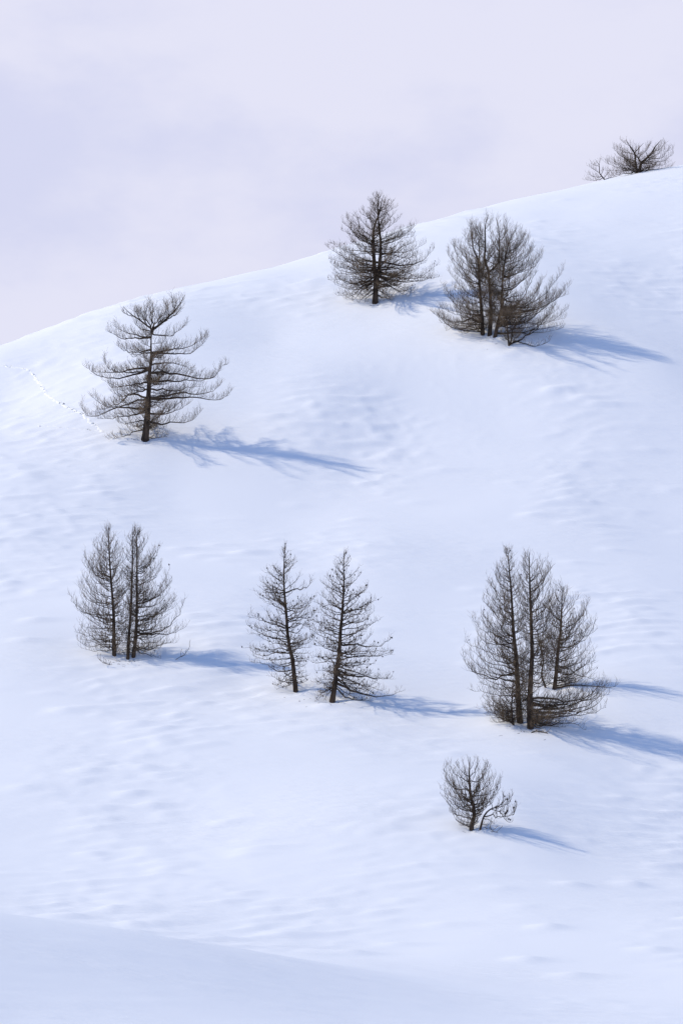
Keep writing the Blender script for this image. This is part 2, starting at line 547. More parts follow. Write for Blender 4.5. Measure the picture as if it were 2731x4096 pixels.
            length = np.linalg.norm(np.diff(pol, axis=0), axis=1).sum()
            pol = resample(pol, 14, False)
            pol[1:] += rr.normal(0, 0.016, (13, 3)) * min(length, 1.5)
            branches.append((pol, (0.005 + 0.0072 * length) * branch_r))
            made += 1

    # keep branches above the snow
    for pl, br in branches:
        gz = height(pl[:, 0] + G[0], pl[:, 1] + G[1]) - G[2]
        pl[1:, 2] = np.maximum(pl[1:, 2], gz[1:] + 0.02)

    cone_pts = []
    for pl, br in branches:
        length = np.linalg.norm(np.diff(pl, axis=0), axis=1).sum()
        t = np.linspace(0, 1, 14)
        rad = br * (1 - t) ** 1.25 + 0.0045
        v1, q1 = tubes(pl[None], rad[None], 5)
        n2 = max(3, int(length * sec * 0.9))
        L0 = sec_len
        s2, l2, pr2 = sprout(pl[None], rad[None], n2, 0.10,
                             lambda s: L0 * min(1.0, 0.35 + length * 0.36) * (1.15 - 0.55 * s), up, 0.85, 0.30, 5, rr)
        r2 = np.minimum(pr2 * 0.6, 0.003 + 0.0085 * l2)[:, None] * np.linspace(1, 0.4, 5)[None] + 0.0015
        v2, q2 = tubes(s2, r2, 3)
        bo = link('branch', make_mesh('branch', np.vstack([v1, v2]), [np.vstack([q1, q2 + len(v1)])], M_LIMB), root)
        n3 = max(1, int(round(np.mean(l2) * ter * 0.72)))
        s3, l3, pr3 = sprout(s2, r2, n3, 0.12, lambda s: ter_len * (1.1 - 0.4 * s), up * 0.7, 0.7, 0.2, 3, rr)
        # finest shoots also straight on the limb
        n4 = max(2, int(length * 4))
        s4, l4, pr4 = sprout(pl[None], rad[None], n4, 0.2, lambda s: ter_len * 1.25 + 0 * s, up * 0.9, 0.5, 0.2, 3, rr)
        st = np.vstack([s3, s4])
        r3 = np.full((len(st), 3), twig_r) * np.array([1.0, 0.85, 0.55])
        v3, q3 = tubes(st, r3, 3)
        link('twigs', make_mesh('twigs', v3, [q3], M_TWIG), bo)['kind'] = 'stuff'
        TRIS[0] += 2 * (len(q1) + len(q2) + len(q3))
        if cones:
            pick = st[rr.random(len(st)) < cones]
            if len(pick): cone_pts.append(pick[:, 1])
    if cone_pts:
        v, f = cone_blobs(np.vstack(cone_pts), rr)
        co = link('cones', make_mesh('cones', v, [f], M_CONE, False), root)
        co['kind'] = 'stuff'
        TRIS[0] += len(f)
    return root


# crops of the photograph that the outlines were read from
K1 = (300, 1120, 2.24); K2 = (1280, 740, 3.136); K3 = (1700, 800, 2.529); K4 = (2320, 530, 3.92)
K5 = (240, 2080, 2.6133); K6 = (960, 2160, 2.3059); K7 = (1800, 2160, 2.0632); K8 = (1740, 3000, 4.1263)

# crisp little wind drifts: bright nose to windward, long shaded tail
DR = [(735, 2195, 130, 1.0), (800, 2225, 150, .9), (985, 2212, 240, 1.5), (870, 2180, 110, .8), (900, 2240, 160, .6), (150, 2480, 130, 1.1), (110, 2560, 140, .9),
      (60, 2150, 120, .6), (180, 2230, 170, .7), (270, 2842, 130, 1.0), (560, 2890, 170, .9), (670, 2908, 60, .7), (350, 3086, 130, 1.1), (640, 3100, 190, 1.0),
      (620, 3220, 110, .6), (330, 3315, 120, .5), (900, 3290, 200, .7), (1000, 3400, 180, .8), (550, 3440, 130, .6), (1000, 3420, 170, .8), (2235, 1556, 170, 1.0),
      (2395, 1615, 170, 1.4), (2330, 1590, 100, .9), (2130, 2060, 120, 1.0), (1770, 1880, 150, .8), (2280, 2090, 260, .7), (1420, 2080, 110, .8), (1650, 2010, 130, .5),
      (1900, 2360, 190, .7), (2300, 2250, 150, .8), (2350, 2380, 140, .8), (2450, 2200, 160, .7), (1600, 3780, 200, .8), (1420, 3815, 150, 1.2), (2200, 3710, 110, 1.3),
      (2120, 3840, 120, 1.1), (2300, 3905, 180, 1.1), (2620, 3800, 110, 1.0), (2300, 3540, 90, 1.1), (2540, 3540, 70, 1.2), (1780, 3700, 170, .7), (1950, 3500, 150, .6),
      (1000, 2540, 190, .5), (20, 2330, 120, .8), (240, 2330, 150, .6), (2050, 1930, 90, .5), (2600, 1800, 120, .7), (2250, 800, 60, .6), (2600, 1100, 120, .5), (1330, 3650, 160, .7)]
dr_rng = np.random.default_rng(77)
DR += [(dr_rng.uniform(0, 2731), dr_rng.uniform(1900, 3750), dr_rng.uniform(60, 190), dr_rng.uniform(0.25, 0.7)) for _ in range(55)]
found = []
for px, py, ln, st in DR:
    g = hit(px, py)
    mpp = g[1] / F
    found.append((g[0], g[1], ln * mpp * 0.62, 0.30 + 0.25 * dr_rng.random(), 0.14 * st))
drifts.extend(found)

# hollows round the trunks (before the snow is meshed)
for kk, b, r, d in [(K1, (630, 1435), 0.9, -0.18), (K2, (690, 1480), 0.9, -0.15), (K3, (600, 1365), 1.0, -0.15),
                    (K3, (845, 1475), 0.7, -0.12), (K5, (570, 1415), 0.7, -0.14), (K5, (740, 1445), 0.9, -0.14),
                    (K6, (515, 1400), 0.7, -0.14), (K6, (850, 1495), 0.8, -0.14), (K7, (575, 1510), 0.8, -0.14),
                    (K7, (660, 1555), 0.8, -0.14), (K7, (860, 1230), 0.7, -0.14), (K8, (595, 1320), 0.5, -0.10)]:
    g = hit(kk[0] + b[0] / kk[2], kk[1] + b[1] / kk[2])
    wells.append((g[0], g[1], r * 0.8, d * 1.7))
    wells.append((g[0], g[1], r * 2.6, -d * 0.9))

# ------------------------------------------------------------------ snow sheet


def axis(lo, hi, step, far, growth=1.16):
    core = np.arange(lo, hi + step, step)
    a, b = [], []
    s = step; x = core[-1]
    while x < far:
        s *= growth; x += s; a.append(x)
    s = step; x = core[0]
    while x > -far:
        s *= growth; x -= s; b.append(x)
    return np.r_[b[::-1], core, a]


gx = axis(-33, 33, 0.2, 5000)
gy = axis(86, 336, 0.26, 6000)
X, Y = np.meshgrid(gx, gy)
Z = np.empty_like(X)
for i in range(0, len(gy), 100):
    Z[i:i + 100] = height(X[i:i + 100], Y[i:i + 100])
nx_, ny_ = len(gx), len(gy)
idx = np.arange(nx_ * ny_).reshape(ny_, nx_)
q = np.stack([idx[:-1, :-1], idx[:-1, 1:], idx[1:, 1:], idx[1:, :-1]], -1).reshape(-1, 4)
snow = link('snow_slope', make_mesh('snow_slope', np.stack([X.ravel(), Y.ravel(), Z.ravel()], 1), [q], M_SNOW))
snow['kind'] = 'structure'
snow['label'] = 'smooth wind-packed snow covering the whole hillside'
TRIS[0] += 2 * len(q)
print('snow quads', len(q))

# ------------------------------------------------------------------ the trees
RISE_CONIC = [(0.0, -0.35), (0.12, -0.05), (0.35, 0.18), (0.6, 0.4), (0.85, 0.75), (1.0, 1.3)]
RISE_UPSWEPT = [(0.0, -0.1), (0.15, 0.15), (0.35, 0.4), (0.6, 0.65), (0.85, 1.0), (1.0, 1.6)]

# 1. the wind-layered larch on its own
grow('lone dark larch with flat layered boughs and a forked top beside the footprint trail', K1, (630, 1435),
     [dict(pts=[(630, 1435), (648, 1250), (662, 1000), (668, 850), (684, 700), (682, 600), (685, 480), (690, 440)], r=0.235),
      dict(pts=[(688, 470), (700, 435), (740, 410), (800, 360), (842, 320), (900, 262), (950, 190), (985, 125)], r=0.075, rooted=False),
      dict(pts=[(688, 470), (680, 432), (640, 402), (580, 355), (500, 302), (432, 235)], r=0.06, rooted=False)], 0.235,
     limbs=[[(700, 430), (690, 340), (660, 260), (640, 230)], dict(pts=[(690, 445), (730, 380), (800, 300), (850, 260)], w=-1.4),
            dict(pts=[(690, 445), (650, 370), (600, 330), (540, 260)], w=1.3),
            [(690, 490), (780, 498), (870, 495), (940, 445), (1005, 385)], [(690, 640), (760, 645), (830, 622), (960, 605), (1090, 560), (1180, 485)],
            [(690, 690), (740, 652), (850, 660), (1000, 650), (1100, 600), (1190, 500)], [(700, 752), (780, 740), (880, 735), (970, 762), (1060, 812)],
            [(700, 825), (800, 830), (920, 845), (1030, 875), (1190, 885), (1275, 862), (1300, 800), (1365, 760)],
            [(690, 900), (780, 905), (900, 905), (1000, 890), (1120, 882), (1240, 840)], [(690, 970), (780, 978), (900, 990), (1050, 955), (1150, 955)],
            [(690, 1060), (820, 1060), (950, 1050), (1080, 1055), (1200, 1065), (1320, 1072), (1400, 985)],
            [(690, 1062), (800, 1050), (950, 1010), (1100, 1030), (1220, 1010), (1310, 930)],
            [(690, 1190), (790, 1200), (880, 1150), (960, 1080)], [(700, 1200), (800, 1210), (930, 1170), (1030, 1110)],
            [(700, 1280), (800, 1290), (860, 1267), (960, 1275), (1060, 1240), (1120, 1165)], [(665, 1400), (740, 1415), (830, 1405)],
            [(700, 450), (770, 400), (840, 330), (880, 240), (860, 150)], [(740, 410), (760, 350), (740, 270)],
            [(800, 362), (860, 330), (930, 280), (965, 180)], [(842, 320), (830, 250), (790, 190)], [(880, 285), (900, 220), (930, 150)],
            [(580, 355), (560, 300), (500, 250)], [(620, 385), (640, 320), (620, 240)], [(540, 325), (480, 310), (420, 270)], [(720, 420), (770, 370), (860, 310), (920, 270)],
            [(680, 460), (600, 435), (555, 400), (540, 300)], [(640, 402), (600, 330), (560, 250)], [(670, 440), (690, 350), (700, 260), (670, 190)],
            [(670, 512), (590, 522), (500, 515), (400, 510), (350, 480), (290, 430)], [(668, 520), (560, 500), (450, 470), (350, 420)],
            [(665, 625), (590, 645), (500, 650), (440, 630), (380, 590)], [(665, 640), (600, 660), (530, 690), (490, 660)],
            [(650, 800), (560, 840), (450, 860), (330, 875), (240, 865), (180, 835), (85, 770)], [(650, 795), (560, 825), (430, 820), (300, 790), (260, 690)],
            [(655, 780), (540, 790), (420, 810), (240, 820), (150, 800)],
            [(640, 922), (540, 930), (450, 940), (330, 945), (260, 890)], [(635, 962), (540, 1010), (480, 1030), (400, 1045), (320, 990)],
            [(630, 1065), (540, 1090), (430, 1130), (330, 1140), (260, 1130), (150, 1030)], [(630, 1060), (480, 1020), (440, 1070), (300, 1130), (180, 1140)],
            [(620, 1150), (480, 1150), (340, 1160), (220, 1215), (120, 1215), (65, 1130)],
            [(620, 1172), (530, 1210), (400, 1225), (290, 1240), (200, 1235)], [(615, 1260), (540, 1270), (430, 1290), (380, 1265)],
            dict(pts=[(612, 1325), (530, 1360), (450, 1400), (310, 1425)], w=-0.5), [(620, 1290), (540, 1310), (470, 1320)]],
     env=([(450, 600), (600, 480), (800, 350), (1000, 330), (1200, 350), (1340, 450)],
          [(450, 780), (600, 900), (800, 950), (1000, 1000), (1200, 950), (1330, 820)]),
     nrand=24, rise=[(0, 0.05), (1, 0.15)], sag=0.12, sec=12, sec_len=0.46, ter=11, ter_len=0.25, up=0.38, lo=0.1, seed=1, twig_r=0.0095, wspread=0.75, deep=0.75, deep_reach=1.6, branch_r=1.25)

# 2. the twin-stemmed cone on the upper shelf
grow('broad conical larch with twin stems and drooping skirt branches below the skyline', K2, (690, 1480),
     [dict(pts=[(690, 1480), (698, 1250), (680, 1000), (670, 800), (668, 600), (690, 480), (735, 370), (765, 230), (795, 115)], r=0.20),
      dict(pts=[(705, 1300), (735, 1050), (760, 850), (757, 700), (738, 500), (725, 300), (735, 90)], r=0.145, rooted=False, w=-0.05)], 0.20,
     env=([(90, 725), (130, 615), (250, 580), (330, 505), (430, 320), (560, 245), (760, 140), (1000, 120), (1200, 165), (1330, 240), (1440, 235)],
          [(90, 745), (130, 830), (250, 945), (340, 965), (430, 990), (500, 1070), (540, 1290), (740, 1300), (800, 1440), (1000, 1400), (1080, 1440),
           (1250, 1350), (1330, 1180), (1430, 1110)]),
     nrand=74, rise=[(0.0, -0.75), (0.08, -0.35), (0.2, 0.0), (0.4, 0.2), (0.65, 0.4), (0.85, 0.8), (1.0, 1.3)], sag=0.2,
     limbs=[[(740, 980), (850, 985), (1000, 1015), (1150, 1005), (1270, 970), (1360, 890), (1430, 800)],
            [(745, 1150), (850, 1180), (1000, 1215), (1150, 1215), (1300, 1190), (1430, 1090)],
            [(745, 1090), (850, 1110), (960, 1145), (1080, 1120), (1170, 1050)],
            [(735, 1310), (850, 1390), (940, 1420)], [(740, 1260), (900, 1290), (1000, 1360), (1110, 1415)],
            dict(pts=[(735, 1370), (830, 1420), (910, 1465)], r=0.05, w=-0.6), dict(pts=[(735, 1290), (800, 1380), (850, 1470)], r=0.04, w=-0.9),
            dict(pts=[(665, 1290), (600, 1370), (520, 1450)], r=0.04, w=-0.7), dict(pts=[(668, 1330), (590, 1420), (560, 1470)], r=0.04, w=-0.6),
            [(670, 1220), (560, 1290), (470, 1380), (400, 1470)],
            [(670, 1180), (540, 1270), (440, 1350), (310, 1400)], [(665, 1300), (560, 1390), (480, 1490)],
            [(665, 1210), (530, 1215), (400, 1250), (300, 1230), (190, 1150)]],
     sec=8, sec_len=0.40, ter=9, ter_len=0.23, up=0.3, cones=0.06, seed=2, twig_r=0.0095, lo=0.08, branch_r=1.25)

# 3. the dense clump right of it
GR = 'bare larches on the snowy hill'
grow('larch with a leaning upswept crown, first stem of the round dense clump', K3, (580, 1360),
     [dict(pts=[(580, 1360), (575, 1200), (560, 1000), (546, 800), (536, 620), (510, 545), (482, 480), (474, 340), (465, 225)], r=0.136),
      dict(pts=[(538, 640), (548, 560), (545, 470), (540, 350)], r=0.040, rooted=False)], 0.17,
     env=([(210, 455), (320, 350), (500, 250), (700, 240), (820, 140), (980, 150), (1120, 90), (1250, 120), (1330, 200)],
          [(210, 480), (320, 560), (500, 640), (700, 680), (1000, 700), (1250, 680)]),
     nrand=50, rise=RISE_UPSWEPT, sag=0.3, limbs=[[(560, 1150), (470, 1190), (380, 1220), (270, 1225), (180, 1190), (90, 1130)],
                                              dict(pts=[(570, 1225), (470, 1260), (420, 1300), (370, 1360)], w=-0.8),
                                              dict(pts=[(565, 1240), (420, 1220), (300, 1290), (200, 1330)], w=-0.9)],
     sec=8, sec_len=0.42, ter=9, ter_len=0.25, up=0.5, seed=3, twig_r=0.0095)
grow('tallest larch of the round dense clump, forked into two ascending tops', K3, (650, 1370),
     [dict(pts=[(650, 1370), (662, 1150), (655, 950), (640, 750), (625, 670), (600, 600), (605, 500), (608, 400), (610, 240), (640, 140)], r=0.136),
      dict(pts=[(642, 740), (670, 705), (712, 668), (745, 600), (752, 450), (745, 300), (716, 170)], r=0.068, rooted=False)], 0.17,
     env=([(130, 620), (200, 520), (320, 470), (500, 440), (800, 470), (1250, 560)],
          [(130, 650), (180, 810), (280, 900), (450, 880), (700, 850), (1000, 850), (1250, 760)]),
     nrand=50, rise=RISE_UPSWEPT, sag=0.3, sec=8, sec_len=0.42, ter=9, ter_len=0.25, up=0.5, seed=4, twig_r=0.0095, lo=0.08)
grow('larch with long upcurved boughs sweeping out of the round dense clump', K3, (705, 1385),
     [dict(pts=[(705, 1385), (740, 1220), (770, 1090), (778, 900), (786, 750), (802, 640), (820, 520), (850, 420), (905, 300)], r=0.120),
      ], 0.15,
     env=([(270, 850), (450, 740), (700, 700), (1000, 660), (1250, 640)],
          [(270, 905), (330, 1010), (450, 1060), (540, 1120), (650, 1210), (760, 1300), (830, 1420), (950, 1450), (1120, 1400), (1250, 1390)]),
     nrand=64, rise=[(0.0, 0.0), (0.15, 0.15), (0.35, 0.3), (0.6, 0.5), (0.85, 0.9), (1.0, 1.5)], sag=0.3,
     limbs=[dict(pts=[(770, 1140), (850, 1110), (920, 1060), (980, 1000), (1020, 930), (1060, 850), (1130, 700)], r=0.044),
            dict(pts=[(778, 1130), (820, 950), (868, 760), (915, 600), (925, 480), (985, 330)], r=0.044),
            [(790, 1145), (900, 1140), (1020, 1130), (1150, 1095), (1290, 1020), (1370, 960), (1425, 860)],
            [(800, 1100), (920, 1078), (1050, 1085), (1160, 1040), (1250, 930), (1280, 790)],
            [(780, 1250), (900, 1255), (1020, 1225), (1150, 1130), (1280, 1000), (1410, 900)]],
     sec=8, sec_len=0.42, ter=9, ter_len=0.25, up=0.5, seed=5, twig_r=0.0095)
grow('low broken larch stem with sprawling branches at the foot of the round clump', K3, (845, 1475),
     [dict(pts=[(845, 1475), (835, 1380), (818, 1200), (810, 1080), (830, 950)], r=0.060),
      dict(pts=[(855, 1465), (872, 1400), (880, 1320), (905, 1270), (922, 1215)], r=0.056, rooted=False)], 0.08,
     limbs=[[(860, 1460), (930, 1435), (1050, 1350), (1160, 1300), (1280, 1270), (1380, 1240)], [(930, 1436), (1020, 1460), (1100, 1480), (1200, 1465), (1270, 1400)],
            [(1050, 1350), (1150, 1270), (1230, 1180), (1350, 1100)], [(885, 1310), (950, 1290), (1040, 1240), (1100, 1170)],
            [(820, 1210), (900, 1180), (1000, 1150), (1090, 1120)], [(840, 1420), (780, 1350), (740, 1270)]],
     env=([(1080, 760), (1300, 720), (1440, 760)], [(1080, 900), (1250, 1000), (1440, 1000)]),
     nrand=14, rise=RISE_UPSWEPT, sec=8, sec_len=0.38, ter=9, ter_len=0.22, up=0.5, seed=6, twig_r=0.0095)

# 4. wind-bent trees on the skyline
grow('low spreading wind-bent larch standing on the skyline', K4, (905, 632),
     [dict(pts=[(885, 636), (874, 550), (862, 450), (850, 330), (800, 258), (715, 115)], r=0.13),
      dict(pts=[(915, 628), (935, 530), (962, 470), (1040, 400), (1120, 310), (1172, 220), (1270, 112)], r=0.14),
      dict(pts=[(948, 480), (905, 400), (850, 325), (900, 260), (990, 160)], r=0.06, rooted=False)], 0.13,
     limbs=[[(960, 470), (1050, 460), (1170, 465), (1300, 455), (1400, 380), (1455, 340)], [(1000, 438), (1120, 415), (1270, 402), (1350, 310), (1440, 260)],
            dict(pts=[(930, 612), (1050, 585), (1180, 576), (1320, 558), (1460, 510)], w=0.3), [(862, 480), (760, 450), (680, 410), (580, 340), (500, 250)],
            [(866, 575), (760, 570), (620, 572), (520, 550), (350, 480)], dict(pts=[(868, 600), (760, 600), (640, 590), (500, 605), (390, 590)], w=-0.2),
            dict(pts=[(868, 610), (760, 640), (620, 650), (480, 690), (420, 700)], w=-0.15), dict(pts=[(866, 590), (720, 600), (600, 630), (470, 650)], w=-0.1), [(760, 570), (650, 540), (540, 480), (440, 430)],
            [(850, 340), (760, 310), (680, 290), (560, 225)], [(850, 330), (790, 220), (700, 180), (640, 120)], [(870, 470), (800, 430), (690, 380), (620, 250)],
            [(1120, 312), (1200, 280), (1280, 250), (1330, 150)], [(1040, 400), (1140, 370), (1230, 330), (1340, 230)], [(1050, 380), (1030, 280), (1100, 170)],
            [(850, 325), (880, 230), (850, 180)], [(905, 400), (980, 330), (1060, 260), (1080, 180)], [(870, 520), (740, 520), (600, 510), (480, 430)],
            [(940, 520), (1020, 520), (1100, 500)], [(870, 560), (780, 640), (700, 655), (640, 640)], [(960, 470), (1060, 480), (1200, 500), (1330, 490), (1400, 430)]],
     env=([(250, 700), (400, 600), (600, 600)], [(250, 1100), (400, 1200), (600, 1200)]), nrand=16, rise=[(0, 0.3), (1, 0.6)],
     sec=9, sec_len=0.42, ter=9, ter_len=0.24, up=0.45, seed=7, twig_r=0.010, sink=0.5)
grow('small twiggy larch sapling beside the wind-bent larch on the skyline', K4, (375, 728),
     [dict(pts=[(378, 728), (325, 662), (297, 610), (290, 500), (232, 408)], r=0.06)], 0.06,
     limbs=[[(320, 655), (350, 600), (370, 560)], [(300, 620), (230, 590), (170, 545), (130, 540)], [(292, 520), (240, 500), (160, 470)],
            [(330, 665), (270, 690), (200, 690), (110, 660)], dict(pts=[(350, 700), (270, 735), (200, 745), (60, 740)], w=-0.5),
            dict(pts=[(385, 722), (450, 705), (560, 685), (660, 655)], w=-0.1), [(290, 500), (300, 440), (310, 400)],
            [(360, 705), (420, 640), (460, 590)]],
     sec=10, sec_len=0.36, ter=9, ter_len=0.22, up=0.5, seed=8, twig_r=0.010, sink=0.5)

# 5. three slender larches on the shelf
grow('slender larch standing slightly apart from two close parallel trunks', K5, (570, 1415),
     [dict(pts=[(570, 1415), (565, 1200), (562, 1000), (550, 830), (536, 650), (521, 450), (508, 250), (503, 70)], r=0.097)], 0.135,
     env=([(60, 500), (110, 455), (200, 395), (350, 290), (550, 250), (720, 185), (820, 145), (1060, 100), (1250, 150), (1390, 215)],
          [(60, 515), (110, 540), (200, 615), (350, 690), (600, 720), (800, 730), (1000, 740), (1250, 720), (1390, 640)]),
     nrand=78, rise=RISE_UPSWEPT, sag=0.32, sec=6.5, sec_len=0.36, ter=7.5, ter_len=0.22, up=0.5, cones=0.012, seed=9)
grow('thin straight larch, middle one of the three close slender larches', K5, (712, 1450),
     [dict(pts=[(712, 1450), (720, 1250), (737, 1000), (748, 750), (755, 500), (757, 300), (756, 70)], r=0.079)], 0.11,
     env=([(70, 750), (120, 720), (200, 688), (350, 660), (450, 640), (800, 610), (1200, 620), (1400, 600)],
          [(70, 762), (200, 810), (450, 830), (800, 850), (1200, 850), (1400, 800)]),
     nrand=50, rise=RISE_UPSWEPT, sag=0.32, sec=6.5, sec_len=0.34, ter=7.5, ter_len=0.22, up=0.5, cones=0.008, seed=10)
grow('larch with one long upturned low bough, close beside the thin straight larch', K5, (770, 1430),
     [dict(pts=[(770, 1430), (795, 1200), (801, 1000), (803, 800), (804, 600), (803, 400), (800, 200), (816, 75)], r=0.094)], 0.13,
     env=([(75, 800), (200, 760), (450, 720), (800, 690), (1200, 680), (1400, 690)],
          [(75, 825), (130, 855), (210, 920), (310, 1010), (450, 1040), (590, 1140), (690, 1195), (830, 1200), (1000, 1180), (1100, 1220), (1250, 1220), (1400, 1080)]),
     nrand=76, rise=RISE_UPSWEPT, sag=0.32,
     limbs=[[(802, 1165), (880, 1190), (1000, 1170), (1080, 1140), (1180, 1060), (1260, 970), (1300, 830)],
            [(802, 1180), (900, 1200), (1050, 1190), (1200, 1190), (1330, 1110)], dict(pts=[(790, 1365), (870, 1400), (960, 1422), (1050, 1445)], w=-0.6)],
     sec=6.5, sec_len=0.36, ter=7.5, ter_len=0.22, up=0.5, cones=0.014, seed=11)

# 6. the pair full of cones
grow('narrow conical larch with a bent leaning trunk, upslope one of the cone-bearing pair', K6, (515, 1400),
     [dict(pts=[(515, 1400), (500, 1250), (484, 1100), (456, 980), (438, 850), (429, 700), (415, 550), (406, 400), (407, 200), (415, 50)], r=0.115)], 0.165,
     env=([(45, 412), (100, 388), (190, 340), (270, 260), (350, 250), (430, 178), (560, 138), (720, 68), (850, 80), (980, 68), (1120, 52), (1200, 125), (1300, 175), (1370, 300)],
          [(45, 425), (100, 478), (200, 510), (330, 600), (370, 680), (540, 690), (700, 680), (900, 715), (1050, 650), (1200, 600), (1290, 620), (1370, 580)]),
     nrand=54, rise=RISE_CONIC, sag=0.2, sec=7, sec_len=0.30, ter=8, ter_len=0.19, up=0.15, cones=0.12, branch_r=1.35, seed=12,
     limbs=[[(412, 490), (330, 490), (260, 480), (180, 430)], [(412, 490), (500, 460), (600, 440), (675, 365)], dict(pts=[(470, 1205), (410, 1270), (345, 1345)], w=-0.5),
            dict(pts=[(485, 1290), (450, 1330), (415, 1375)], w=-0.4)])
grow('conical larch with a dense drooping skirt at its foot, downslope one of the cone-bearing pair', K6, (850, 1495),
     [dict(pts=[(850, 1495), (880, 1300), (884, 1190), (908, 1100), (920, 950), (930, 800), (940, 700), (950, 550), (958, 400), (954, 250), (958, 108)], r=0.130)], 0.185,
     env=([(105, 945), (190, 880), (340, 805), (460, 745), (560, 730), (700, 665), (800, 650), (900, 640), (1080, 650), (1200, 680), (1350, 690), (1480, 710)],
          [(105, 975), (160, 1030), (260, 1110), (350, 1130), (540, 1260), (710, 1265), (860, 1385), (920, 1405), (1040, 1395), (1140, 1340), (1220, 1430), (1320, 1420), (1400, 1350), (1480, 1150)]),
     nrand=60, rise=[(0.0, -0.6), (0.1, -0.15), (0.3, 0.12), (0.6, 0.35), (0.85, 0.7), (1.0, 1.3)], sag=0.18, sec=7, sec_len=0.32, ter=8, ter_len=0.19, up=0.12, cones=0.12, branch_r=1.35, seed=13,
     limbs=[[(890, 1330), (1000, 1370), (1130, 1420), (1280, 1450), (1400, 1430), (1490, 1390)], [(900, 1200), (1010, 1245), (1150, 1270), (1280, 1280), (1400, 1290)],
            [(895, 1380), (960, 1440), (1060, 1480), (1200, 1475)], [(870, 1180), (850, 1130), (820, 1080), (700, 1080)],
            dict(pts=[(855, 1360), (790, 1390), (740, 1440), (710, 1490)], w=-0.4), dict(pts=[(860, 1370), (810, 1420), (770, 1480)], w=-0.3),
            [(930, 960), (1060, 970), (1200, 985), (1320, 960), (1390, 900)], [(935, 645), (1060, 645), (1150, 625), (1250, 540)]])

# 7. the big group at the end of the shelf
grow('tall larch with a deep upswept crown rooted just behind a straight thicker trunk', K7, (575, 1510),
     [dict(pts=[(575, 1510), (560, 1300), (551, 1100), (540, 950), (521, 750), (512, 600), (500, 400), (486, 250), (470, 65)], r=0.137)], 0.18,
     env=([(60, 465), (140, 430), (220, 395), (330, 330), (470, 285), (540, 190), (700, 200), (820, 165), (920, 100), (1060, 82), (1200, 180), (1400, 265), (1510, 335)],
          [(60, 478), (140, 520), (300, 570), (600, 620), (900, 680), (1300, 680), (1480, 640)]),
     nrand=92, rise=RISE_UPSWEPT, sag=0.32, sec=6.5, sec_len=0.42, ter=7.5, ter_len=0.24, up=0.5, cones=0.004, seed=14,
     limbs=[[(548, 1085), (460, 1110), (360, 1150), (250, 1105), (160, 1060), (105, 930)], [(530, 1060), (510, 1010), (460, 980), (350, 960)]])
grow('straight tall larch whose lowest boughs sweep far out over the shaded snow', K7, (660, 1555),
     [dict(pts=[(660, 1555), (656, 1350), (665, 1150), (675, 950), (672, 750), (665, 550), (657, 350), (655, 98)], r=0.148)], 0.195,
     env=([(95, 640), (130, 600), (250, 560), (450, 560), (800, 520), (1200, 560), (1450, 560)],
          [(95, 680), (180, 780), (280, 860), (400, 900), (600, 900), (800, 920), (1050, 900), (1150, 1200), (1230, 1330), (1400, 1250), (1500, 1110), (1560, 950)]),
     nrand=84, rise=RISE_UPSWEPT, sag=0.30, sec=6.5, sec_len=0.42, ter=7.5, ter_len=0.24, up=0.5, cones=0.004, seed=15,
     limbs=[[(680, 1505), (730, 1470), (830, 1465), (930, 1450), (1050, 1420), (1180, 1370), (1270, 1260)], [(680, 1420), (800, 1390), (900, 1360), (1050, 1350), (1200, 1290), (1300, 1190)],
            [(675, 1320), (800, 1300), (950, 1330), (1080, 1310), (1200, 1230), (1250, 1130)], [(680, 1500), (820, 1530), (950, 1500), (1060, 1540), (1110, 1570)],
            [(675, 1430), (850, 1420), (1000, 1400), (1150, 1360), (1290, 1230)], [(672, 800), (720, 780), (800, 740), (870, 640)]])
grow('shorter larch with a leaning trunk set back behind the two tall larches', K7, (860, 1230),
     [dict(pts=[(860, 1230), (878, 1050), (890, 900), (910, 750), (918, 600), (925, 450), (936, 382)], r=0.106)], 0.14,
     env=([(380, 925), (450, 860), (600, 780), (800, 720), (1100, 760)],
          [(380, 945), (460, 1040), (510, 1115), (570, 1155), (730, 1185), (900, 1180), (1040, 1185), (1150, 1150), (1200, 1050)]),
     nrand=64, rise=RISE_UPSWEPT, sag=0.32, sec=6.5, sec_len=0.40, ter=7.5, ter_len=0.24, up=0.5, cones=0.012, seed=16,
     limbs=[dict(pts=[(875, 1212), (960, 1235), (1050, 1270), (1150, 1262), (1290, 1240), (1370, 1180)], w=-0.8, r=0.049),
            [(885, 1040), (980, 1060), (1050, 1120), (1150, 1140), (1220, 1170)]])
grow('short thin sapling stem at the foot of the tall larch with the deep crown', K7, (520, 1527),
     [dict(pts=[(520, 1527), (507, 1400), (512, 1260), (520, 1150)], r=0.053)], 0.07,
     env=([(1150, 480), (1250, 300), (1400, 270), (1510, 330)], [(1150, 540), (1300, 600), (1480, 600)]), nrand=26, rise=RISE_UPSWEPT, sag=0.2,
     sec=7, sec_len=0.34, ter=8, ter_len=0.2, up=0.45, seed=17)
grow('thin crooked larch stem curving up between the straight and the shorter larch', K7, (785, 1218),
     [dict(pts=[(785, 1218), (752, 1110), (766, 1000), (740, 880), (710, 720)], r=0.049)], 0.065,
     env=([(720, 700), (900, 680), (1150, 700)], [(720, 730), (900, 800), (1150, 840)]), nrand=16, rise=RISE_UPSWEPT, sag=0.2,
     sec=6, sec_len=0.3, ter=7, ter_len=0.2, up=0.45, seed=18)

